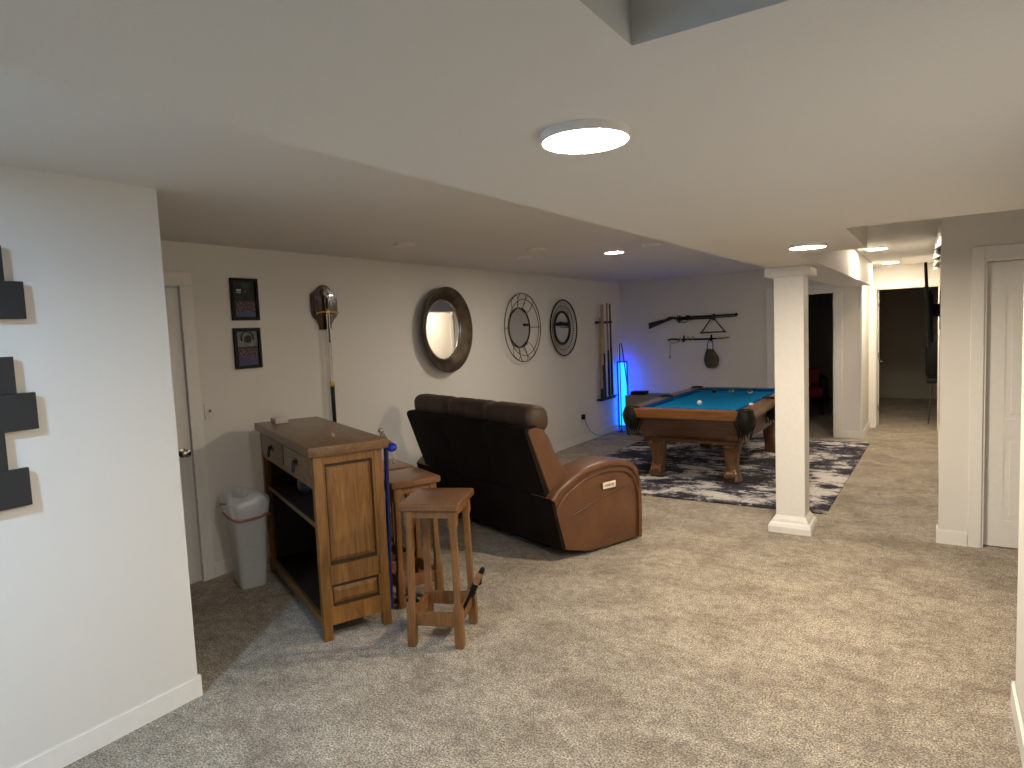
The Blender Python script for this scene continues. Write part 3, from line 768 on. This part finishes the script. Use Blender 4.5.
# ------------------------------------------------------------------ things on the left wall
def wall_frame(y0, y1, z0, z1, kind, label):
    t = thing('picture_frame', (XL, (y0+y1)/2, (z0+z1)/2), 0, label, 'picture')
    a, b = (y1-y0)/2, (z1-z0)/2; m = MB(); w_ = .022
    m.box(.001, .022, -a, a, b-w_, b, .002).box(.001, .022, -a, a, -b, -b+w_, .002).box(.001, .022, -a, -a+w_, -b+w_, b-w_, .002).box(.001, .022, a-w_, a, -b+w_, b-w_, .002)
    m.build('frame', M['black'], t)
    MB().box(.003, .010, -a+w_, a-w_, -b+w_, b-w_).build('mat', M['print_black'], t, smooth=0)
    if kind == 0:
        p = MB().box(.010, .012, -a+.032, a-.03, 0, b-.03).build('upper_photo', M['photo_dark'], t, smooth=0)
        m = MB(); m.box(.012, .013, -a+.05, -a+.088, .062, .076, 0).box(.012, .013, -a+.05, -a+.085, .048, .056, 0).box(.012, .013, -.0+.005, .010, .055, .06)
        m.build('small_print', M['print_white'], p, smooth=0)
        m = MB(); m.prism([(-.035, b-.035), (.06, b-.035), (.012, b-.105)], .012, .0125, 'X')
        m.build('faded_shape', plain('photo_green', (.022, .045, .028), .4), p, smooth=0)
        p = MB().box(.010, .012, -a+.036, a-.03, -b+.028, -.012).build('lower_photo', M['photo_team'], t, smooth=0)
        MB().box(.012, .0125, -a+.036, a-.03, -b+.028, -b+.06).build('turf', M['photo_blue'], p, smooth=0)
    else:
        p = MB().box(.010, .012, -a+.032, a-.028, .012, b-.028).build('upper_photo', M['photo_grey'], t, smooth=0)
        m = MB(); cz = .075
        m.tube([(.013, .052*math.cos(k*PI/14-.25), cz+.052*math.sin(k*PI/14-.25)) for k in range(18)], .006, 6)
        m.lathe([(0, .0), (.030, .0), (.030, .002), (0, .002)], c=(.012, .004, cz-.006), seg=20, axis='X')
        m.build('round_emblem', M['print_black'], p)
        p = MB().box(.010, .012, -a+.034, a-.028, -b+.026, .0).build('lower_photo', M['photo_team'], t, smooth=0)
        MB().box(.012, .0125, -a+.034, a-.028, -b+.026, -b+.085).build('turf', M['photo_violet'], p, smooth=0)
wall_frame(2.99, 3.222, 1.862, 2.178, 0, 'black framed dark sports photos on the left wall, upper of two')
wall_frame(2.987, 3.216, 1.497, 1.805, 1, 'black framed photos with round grey emblem, lower of two')

def wall_sword():
    t = thing('display_sword', (XL, 3.87, 0), 0, 'long silver sword with brass crossguard hanging down the left wall', 'sword')
    pl = thing('sword_plaque', (XL, 3.87, 0), 0, 'dark mahogany shield shaped plaque behind the sword hilt', 'plaque')
    zt, zb_ = 2.155, 1.775
    o = [(0, zt), (.035, zt-.004), (.09, zt-.05), (.138, zt-.085), (.138, zt-.24), (.125, zt-.27), (.09, zt-.30), (.065, zt-.34), (.06, zb_), (-.06, zb_), (-.065, zt-.34), (-.09, zt-.30), (-.125, zt-.27), (-.138, zt-.24), (-.138, zt-.085), (-.09, zt-.05), (-.035, zt-.004)]
    MB().prism(o, .001, .024, 'X', .005).build('board', M['mahogany'], pl)
    o2 = [(y*.88, (z-1.97)*.90+1.972) for y, z in o]
    MB().prism(o2, .024, .028, 'X', .002).build('raised_face', M['mahogany'], pl)
    x = .050
    m = MB(); m.prism([(-.019, 1.92), (.019, 1.92), (.018, 1.70), (.013, 1.08), (0, 1.0), (-.013, 1.08), (-.018, 1.70)], x-.003, x+.003, 'X'); m.build('blade', M['steel'], t)
    m = MB(); m.prism([(-.006, 1.90), (.006, 1.90), (.006, 1.66), (-.006, 1.66)], x-.0045, x+.0045, 'X')
    m.build('fuller', M['gunmetal'], t)
    m = MB(); m.prism([(-.019, 1.29), (.019, 1.29), (.017, .95), (0, .90), (-.017, .95)], x-.006, x+.006, 'X', .002); m.build('scabbard_tip', M['black'], t)
    m = MB(); m.prism([(-.021, 1.33), (.021, 1.33), (.021, 1.285), (-.021, 1.285)], x-.008, x+.008, 'X', .002); m.build('scabbard_band', M['brass'], t)
    m = MB(); m.tube([(x, -.115, 1.915), (x, -.05, 1.925), (x, 0, 1.925), (x, .05, 1.925), (x, .115, 1.915)], [.011, .008, .013, .008, .011], 10)
    m.sph((x, 0, 1.925), .024, (.6, 1, 1)); m.cyl((x, 0, 1.93), (x, 0, 1.95), .014, .011)
    m.build('crossguard', M['brass'], t)
    m = MB(); m.tube([(x, 0, 1.945), (x, 0, 1.98), (x, 0, 2.02), (x, 0, 2.055)], [.010, .013, .012, .010], 12); m.build('grip', M['walnut'], t)
    m = MB(); m.tube([(x, .026*math.cos(a), 2.085+.026*math.sin(a)) for a in [k*PI/10 for k in range(20)]], .008, 8, closed=True)
    m.cyl((x, 0, 2.045), (x, 0, 2.062), .012, .012); m.sph((x, 0, 2.085), .012, (.7, 1, 1)); m.build('ring_pommel', M['silver'], t)
    m = MB(); m.cyl((.026, -.028, 1.895), (x+.012, -.028, 1.895), .005).cyl((.026, .028, 1.895), (x+.012, .028, 1.895), .005); m.build('peg', M['brass'], pl)
wall_sword()

def round_mirror():
    t = thing('round_mirror', (XL, 5.445, 1.735), 0, 'large round mirror in a wide hammered bronze dish frame', 'mirror')
    MB().lathe([(.440, .078), (.450, .086), (.449, .095), (.440, .097), (.325, .034), (.313, .028), (.313, .006), (.328, .006)], seg=72, axis='X', closed=True).build('frame', M['hammered'], t, smooth=60)
    MB().lathe([(0, .010), (.312, .010), (.312, .022), (0, .022)], seg=72, axis='X').build('glass', M['mirror'], t, smooth=0)
    MB().lathe([(.302, .0225), (.320, .024), (.322, .036), (.313, .040), (.304, .032)], seg=72, axis='X', closed=True).build('inner_rim', M['silver'], t, smooth=60)
    m = MB(); m.box(.001, .006, -.15, .15, -.14, .14); m.build('mount', M['black'], t)
    t.scale = (1.15, .925, 1.0)
round_mirror()
def ring_pts(r, x, n=64, a0=0, a1=2*PI, cy=0, cz=0): return [(x, cy+r*math.cos(a0+(a1-a0)*k/n), cz+r*math.sin(a0+(a1-a0)*k/n)) for k in range(n)]
def wire_mirror():
    t = thing('wire_mirror', (XL, 6.975, 1.73), 0, 'round mirror in an open bronze wire frame of petal arcs', 'mirror')
    m = MB(); m.tube(ring_pts(.425, .075), .0065, 8, closed=True); m.build('outer_ring', M['bronze_wire'], t)
    m = MB(); m.tube(ring_pts(.350, .090), .005, 8, closed=True); m.build('inner_ring', M['bronze_wire'], t)
    def clip(y, z):
        rr = math.hypot(y, z); k = min(1, .422/rr); k = max(k, .245/rr); return y*k, z*k
    for c in (62, 90, 118, 242, 270, 298):
        ca, sa = math.cos(math.radians(c)), math.sin(math.radians(c))
        rx = .12; ry = .085
        pts = []
        for k in range(28):
            a = 2*PI*k/28; u, v = rx*math.cos(a), ry*math.sin(a)
            y, z = clip((.335+u)*ca-v*sa, (.335+u)*sa+v*ca); pts.append((.04+.045*(math.hypot(y, z)-.245)/.18, y, z))
        MB().tube(pts, .0042, 6, closed=True).build('petal_wire', M['bronze_wire'], t)
    for q in (-1, 1):
        MB().tube([(.028, q*.250, 0), (.09, q*.350, 0), (.075, q*.425, 0)], .005, 6).build('cross_wire', M['bronze_wire'], t)
    MB().lathe([(0, .010), (.240, .010), (.240, .018), (0, .018)], seg=56, axis='X').build('glass', M['mirror'], t, smooth=0)
    m = MB(); m.tube(ring_pts(.245, .020), .009, 8, closed=True); m.build('inner_rim', M['iron'], t)
wire_mirror()
def sunburst_mirror():
    t = thing('spoked_mirror', (XL, 8.09, 1.705), 0, 'round mirror with thin black spokes, smallest of the three wall mirrors', 'mirror')
    m = MB(); m.tube(ring_pts(.385, .05), .010, 8, closed=True); m.build('outer_ring', M['iron'], t)
    m = MB(); m.tube(ring_pts(.305, .035), .004, 6, closed=True)
    for k in range(56):
        a = 2*PI*k/56; b = a+.10
        m.tube([(.024, .225*math.cos(a), .225*math.sin(a)), (.05, .383*math.cos(b), .383*math.sin(b))], .0028, 5)
    o = m.build('spokes', M['iron'], t)
    MB().lathe([(0, .012), (.215, .012), (.215, .020), (0, .020)], seg=56, axis='X').build('glass', M['mirror'], t, smooth=0)
    m = MB(); m.tube(ring_pts(.222, .022), .017, 8, closed=True); m.build('inner_rim', M['iron'], t)
sunburst_mirror()

# cue rack and cues
t = thing('cue_rack', (XL, 9.42, 0), 0, 'black wall rack of two bars holding pool cues on the left wall', 'cue rack')
m = MB(); m.box(.001, .05, -.25, .23, 1.745, 1.785, .006); m.build('upper_bar', M['black_matte'], t)
m = MB()
for k in range(6): m.cyl((.05, -.21+k*.085, 1.765), (.085, -.21+k*.085, 1.765), .010, seg=10)
m.build('clip', M['black_matte'], t)
m = MB(); m.box(.001, .095, -.26, .25, .555, .585, .006).box(.085, .095, -.27, .29, .575, .605, .003); m.build('lower_tray', M['black_matte'], t)
def cue(y, ztop, shaft, split, butt, label):
    t = thing('pool_cue', (XL+.067, y, .586), 0, label, 'pool cue', 'pool cues in the wall rack')
    r0, r1 = .021, .012; h = ztop-.585
    rs = r0+(r1-r0)*(split/h)
    MB().cyl((0, 0, 0), (0, 0, .03), .015, .016).build('bumper', M['black'], t)
    MB().cyl((0, 0, .03), (0, 0, split), r0, rs, 14).build('butt', butt, t)
    MB().cyl((0, 0, split), (0, 0, h-.02), rs, r1, 14).build('shaft', shaft, t)
    MB().cyl((0, 0, h-.02), (0, 0, h), r1, r1*.9, 12).build('tip', M['white_plastic'], t)
cue(9.215, 1.86, M['tan_wood'], .16, M['black'], 'pale tan pool cue, farthest left in the rack and shorter')
cue(9.275, 2.05, M['maple'], .52, M['walnut'], 'pale maple pool cue second from left, brown butt')
cue(9.335, 2.06, M['maple'], .70, M['black'], 'pale maple pool cue third from left, black butt')
cue(9.49, 2.08, M['tan_wood'], .74, M['black'], 'pool cue with long black butt, second from the right')
cue(9.60, 2.07, M['walnut'], .80, M['black'], 'all dark pool cue, rightmost in the rack')

# wall plates
def plate(y, z, label, kind):
    t = thing('wall_plate', (XL, y, z), 0, label, 'outlet' if kind == 'plug' else 'wall plate')
    MB().box(.0005, .007, -.036, .036, -.058, .058, .003).build('plate', M['white_plastic'], t)
    if kind == 'switch': MB().box(.007, .020, -.005, .005, -.004, .016, .002).build('toggle', M['nickel'], t)
    if kind == 'plug':
        MB().box(.007, .011, -.017, .017, .008, .045, .002).box(.007, .011, -.017, .017, -.045, -.008, .002).build('socket', M['white_plastic'], t)
    if kind == 'blank': MB().box(.007, .011, -.018, .018, -.035, .035, .002).build('cover', M['white_plastic'], t)
    return t
plate(2.75, 1.21, 'small white switch plate with dark toggle right of the left door', 'switch')
plate(8.17, .39, 'white rocker wall plate low behind the sofa arm', 'blank')
plate(8.62, .36, 'white outlet holding a black plug near the far corner', 'plug')
t = thing('power_adapter', (XL+.012, 8.62, .375), 0, 'black plug with grey cord running along the baseboard', 'power adapter')
MB().box(0, .045, -.028, .028, -.03, .045, .006).build('plug_body', M['black'], t)
MB().tube([(.03, .02, -.02), (.035, .08, -.12), (.035, .2, -.24), (.04, .38, -.32), (.04, .6, -.362), (.04, .85, -.368)], .0045, 6).build('cord', plain('grey_cord', (.12, .12, .12), .5), t)

# black stepped wall art on the near left wall
def wart(rects, label):
    # rects are (y0,y1,z0,z1) on the wall X=-2.98
    m = MB(); t = thing('geometric_wall_art', (-2.988, 0, 0), 0, label, 'wall art', 'black geometric wall art')
    for (y0, y1, z0, z1) in rects: m.box(.018, .034, y0, y1, z0, z1, .0015)
    m.build('front_panel', M['black_matte'], t, smooth=0)
    m = MB()
    for (y0, y1, z0, z1) in rects: m.box(.0008, .018, y0+.004, y1-.02, z0-.006, z1-.02)
    m.build('backing', M['cream_tag'], t, smooth=0)
XW = -2.988
wart([(.78, .95, 2.03, 2.32), (.80, 1.064, 1.968, 2.10), (.80, 1.124, 1.824, 1.968)][1:], 'black stepped wall art on the near left wall, uppermost piece')
wart([(.80, 1.066, 1.541, 1.682), (.80, 1.128, 1.396, 1.540)], 'black stepped wall art on the near left wall, middle piece')
wart([(.80, 1.014, 1.252, 1.3955), (.80, 1.080, 1.104, 1.2515)], 'black stepped wall art on the near left wall, lowest piece')

# ------------------------------------------------------------------ glowing corner lamp
def corner_lamp():
    t = thing('floor_lamp', (-4.300, 9.92, 0), .5, 'tall box shaped floor lamp glowing bright blue in the far corner', 'floor lamp')
    blue = emis('blue_led_panel', (.0, .03, 1.0), 15.0); cyan = emis('cyan_led_tube', (.02, .40, 1.0), 2.0)
    m = MB()
    for sx in (-1, 1):
        for sy in (-1, 1): m.box(sx*.075-.005, sx*.075+.005, sy*.06-.005, sy*.06+.005, .0, 1.12)
    for z in (.06, 1.11): m.box(-.08, .08, -.065, -.055, z, z+.012).box(-.08, .08, .055, .065, z, z+.012).box(-.08, -.07, -.06, .06, z, z+.012).box(.07, .08, -.06, .06, z, z+.012)
    m.build('frame', M['black'], t, smooth=0)
    MB().box(-.058, .058, -.03, .03, .075, 1.10, .008).build('light_panel', cyan, t)
    m = MB(); m.box(-.07, -.060, .035, .045, .09, 1.08).box(.06, .070, .035, .045, .09, 1.08).box(-.05, .05, .035, .045, .09, 1.08); m.build('back_light', blue, t, smooth=0)
corner_lamp()
t = thing('hook_stand', (-4.245, 9.70, 0), .3, 'slim black hairpin pole on a round base in front of the blue lamp', 'stand')
MB().lathe([(0, 0), (.075, 0), (.075, .008), (.02, .016), (.012, .03), (0, .03)], seg=28).build('base', M['black'], t)
MB().tube([(0, 0, .02), (0, 0, 1.0), (.0, 0, 1.36), (.008, 0, 1.41), (.022, 0, 1.425), (.036, 0, 1.40), (.045, 0, 1.34), (.085, -.02, 1.0), (.115, -.03, .70)], .008, 8).build('pole', M['black'], t)

# storage box behind the pool table
t = thing('storage_cabinet', (-3.86, 9.62, 0), 0, 'low grey storage cabinet in the corner behind the pool table', 'cabinet')
MB().box(-.20, .38, -.18, .25, .03, .62, .006).build('body', M['grey_box'], t)
MB().box(-.206, -.2005, -.16, .23, .05, .60, .002).build('side_panel', M['box_side'], t)
MB().box(-.19, .37, -.188, -.180, .34, .60, .003).build('drawer', M['grey_box'], t)
MB().box(-.19, .37, -.188, -.180, .05, .32, .003).build('drawer', M['grey_box'], t)
m = MB()
for x in (-.17, .35):
    for y in (-.15, .22): m.cyl((x, y, 0), (x, y, .03), .018, seg=12)
m.build('foot', M['black'], t)
t = thing('black_case', (-3.90, 9.60, .62), 0, 'flat black case on top of the low grey cabinet', 'case')
MB().box(-.10, .13, -.09, .09, 0, .035, .006).build('case_body', M['black'], t)
MB().box(-.102, .132, -.092, .092, .035, .055, .006).build('lid', M['black'], t)

# ------------------------------------------------------------------ things on the back wall
def rifle():
    t = thing('lever_rifle', (-3.2, YB-.045, 1.78), 0, 'dark wooden lever action rifle hung high on the back wall', 'rifle')
    m = MB(); m.prism([(-.70, -.055), (-.695, -.155), (-.62, -.125), (-.40, -.045), (-.30, -.012), (-.22, -.028), (-.20, .018), (-.33, .032), (-.36, .030), (-.42, -.002)], -.018, .018, 'Y', .008); m.build('stock', M['walnut'], t)
    m = MB(); m.box(-.23, .02, -.017, .017, -.038, .022, .006); m.box(-.09, -.03, -.012, .012, .02, .038, .004); m.build('receiver', M['gunmetal'], t)
    m = MB(); m.tube([(-.24, 0, -.03), (-.22, 0, -.066), (-.12, 0, -.075), (-.07, 0, -.062), (-.05, 0, -.035)], .006, 8); m.tube([(-.15, 0, -.035), (-.155, 0, -.055)], .004, 6); m.build('lever', M['gunmetal'], t)
    m = MB(); m.box(.02, .36, -.017, .017, -.035, .006, .008); m.build('forearm', M['walnut'], t)
    m = MB(); m.cyl((.02, 0, .010), (.70, 0, .018), .014, .012, 14); m.cyl((.36, 0, -.015), (.66, 0, -.008), .009, .009, 12)
    m.box(.66, .685, -.014, .014, -.015, .034, .003).box(.67, .68, -.002, .002, .03, .044); m.build('barrel', M['gunmetal'], t)
    m = MB(); m.tube([(-.225, 0, .02), (-.215, 0, .055)], .006, 8); m.build('hammer', M['gunmetal'], t)
rifle()
def hook(x, z, label):
    t = thing('wall_hook', (x, YB, z), 0, label, 'hook', 'hooks holding the wall guns')
    MB().box(-.014, .014, -.008, -.0005, -.03, .07, .003).build('hook_plate', M['gunmetal'], t)
    MB().tube([(0, -.006, -.02), (0, -.05, -.03), (0, -.075, -.02), (0, -.078, .03)], .006, 8).build('hook_arm', M['gunmetal'], t)
hook(-3.40, 1.75, 'left dark hook under the rifle receiver'); hook(-2.87, 1.755, 'right dark hook carrying rifle barrel and ball triangle')
hook(-3.34, 1.435, 'left dark hook under the sheathed sabre'); hook(-2.91, 1.435, 'right dark hook carrying sabre and suede pouch')
t = thing('ball_rack', (-2.865, YB-.09, 1.665), 0, 'empty wooden triangle ball rack hanging below the rifle', 'ball rack')
m = MB()
P = [Vector((0, 0, .115)), Vector((-.175, 0, -.125)), Vector((.18, 0, -.118))]
for i in range(3):
    a, b = P[i], P[(i+1) % 3]; m.tube([a, b], .010, 4)
for p in P: m.cyl(p+Vector((0, -.02, 0)), p+Vector((0, .02, 0)), .015, seg=12)
m.build('rack_frame', M['walnut'], t)
def sabre():
    t = thing('sheathed_sabre', (-3.1, YB-.045, 1.445), 0, 'sabre in a black scabbard with pale brass fittings below the rifle', 'sword')
    m = MB(); m.tube([(-.27+.55*k/8, 0, -.004*(math.sin(k/8*PI))) for k in range(9)], .014, 10); m.build('scabbard', M['black'], t)
    m = MB(); m.tube([(.28, 0, 0), (.40, 0, .006), (.48, 0, .014)], [.016, .014, .008], 10); m.cyl((-.29, 0, 0), (-.24, 0, 0), .017)
    for x in (-.17, -.10): m.cyl((x, 0, 0), (x+.02, 0, 0), .018); m.tube([(x+.01+.014*math.cos(a), 0, .028+.014*math.sin(a)) for a in [k*PI/6 for k in range(12)]], .004, 6, closed=True)
    m.build('scabbard_fitting', M['brass'], t)
    m = MB(); m.tube([(-.29, 0, 0), (-.36, 0, .006), (-.43, 0, .010), (-.48, 0, .0)], [.013, .015, .014, .012], 10); m.build('grip', M['black'], t)
    m = MB(); m.tube([(-.30, 0, .01), (-.33, 0, -.045), (-.40, 0, -.055), (-.46, 0, -.03), (-.485, 0, 0)], .006, 8); m.tube([(-.30, 0, -.02), (-.29, 0, .035)], .008, 8)
    m.sph((-.485, 0, .0), .017); m.sph((-.315, 0, -.015), .022, (1, .8, 1)); m.build('hand_guard', M['brass'], t)
    m = MB(); m.tube([(-.44, -.012, -.035), (-.455, -.012, -.10), (-.452, -.012, -.17), (-.456, -.012, -.24)], .004, 6); m.cyl((-.456, -.012, -.24), (-.456, -.012, -.30), .008, .011, 10); m.build('tassel', M['gold_cord'], t)
sabre()
t = thing('suede_pouch', (-2.90, YB-.085, 1.20), 0, 'grey brown suede pouch hanging by a cord from the sabre', 'pouch')
m = MB(); rings = []
for z, a, ox, b in ((-.20, .035, .0, .015), (-.19, .075, .0, .03), (-.15, .105, .008, .04), (-.09, .116, .010, .045), (-.02, .098, .004, .042), (.03, .075, -.006, .034), (.07, .055, -.012, .022), (.085, .050, -.014, .015)):
    rings.append([(ox+a*math.cos(k*2*PI/24)*(1+.04*math.sin(k*2.1+z*20)), b*math.sin(k*2*PI/24), z+.008*math.cos(k)) for k in range(24)])
m.loft(rings); m.build('bag_body', M['canvas'], t, smooth=80)
m = MB(); m.tube([(-.052, -.005, .08), (-.052, -.005, .16), (-.03, .02, .225), (-.01, .05, .242), (.012, .02, .225), (.035, -.005, .18), (.032, -.005, .08)], .006, 8); m.build('cord', M['black_leather'], t)

# ------------------------------------------------------------------ hall: television and the dark rooms
t = thing('television', (.025, 7.45, 1.72), 0, 'thin dark television seen edge on, mounted on the hall wall', 'television')
mt = Matrix.Translation((-.105, 0, 0)) @ Matrix.Rotation(-.05, 4, 'Y') @ Matrix.Rotation(.02, 4, 'Z')
m = MB(); m.box(-.012, .012, -.60, .60, -.36, .42, .004); m.tf(mt); m.build('screen_body', M['black'], t)
m = MB(); m.box(-.0135, -.012, -.59, .59, -.35, .41); m.tf(mt); m.build('screen', plain('tv_screen_glass', (.01, .01, .012), .08), t)
m = MB(); m.box(.012, .035, -.35, .35, -.30, .18, .01); m.tf(mt); m.build('rear_housing', M['black_matte'], t)
m = MB(); m.box(-.008, .012, -.2, .2, -.18, .18, .003).box(-.06, -.005, -.03, .03, -.06, .06, .004).box(-.08, -.055, -.25, .25, -.15, .15, .003); m.build('wall_bracket', M['gunmetal'], t)

t = thing('bar_chair', (-.12, 12.0, 0), 0, 'dark high backed chair with thin legs beyond the far doorway', 'chair')
t.location = (.09, 12.0, 0)
m = MB(); m.box(-.22, .19, -.19, .19, .62, .70, .03); m.build('seat', M['black'], t)
m = MB(); m.box(-.24, .19, .15, .21, .70, 1.36, .03); m.build('backrest', M['black'], t)
for sx in (-1, 1):
    for sy in (-1, 1): MB().cyl((sx*.15, sy*.15, .63), (sx*.19, sy*.19, 0), .012, .010, 10).build('leg', M['nickel'], t)
t = thing('lounge_chair', (-2.05, 12.7, 0), .2, 'red seated lounge chair in the dark room behind the column', 'chair')
MB().box(-.36, .36, -.35, .32, .30, .50, .06, seg=4).build('seat', M['red'], t)
m = MB(); m.box(-.36, .36, -.07, .07, 0, .36, .06, seg=4); m.tf(Matrix.Translation((0, .36, .42)) @ Matrix.Rotation(-.2, 4, 'X')); m.build('backrest', M['red'], t)
for sx in (-1, 1):
    m = MB(); m.box(sx*.36-.05, sx*.36+.05, -.35, .36, .25, .66, .04, seg=3); m.build('armrest', M['black_leather'], t)
    for sy in (-1, 1): MB().cyl((sx*.3, sy*.28, .30), (sx*.33, sy*.31, 0), .018, .014, 10).build('leg', M['black'], t)
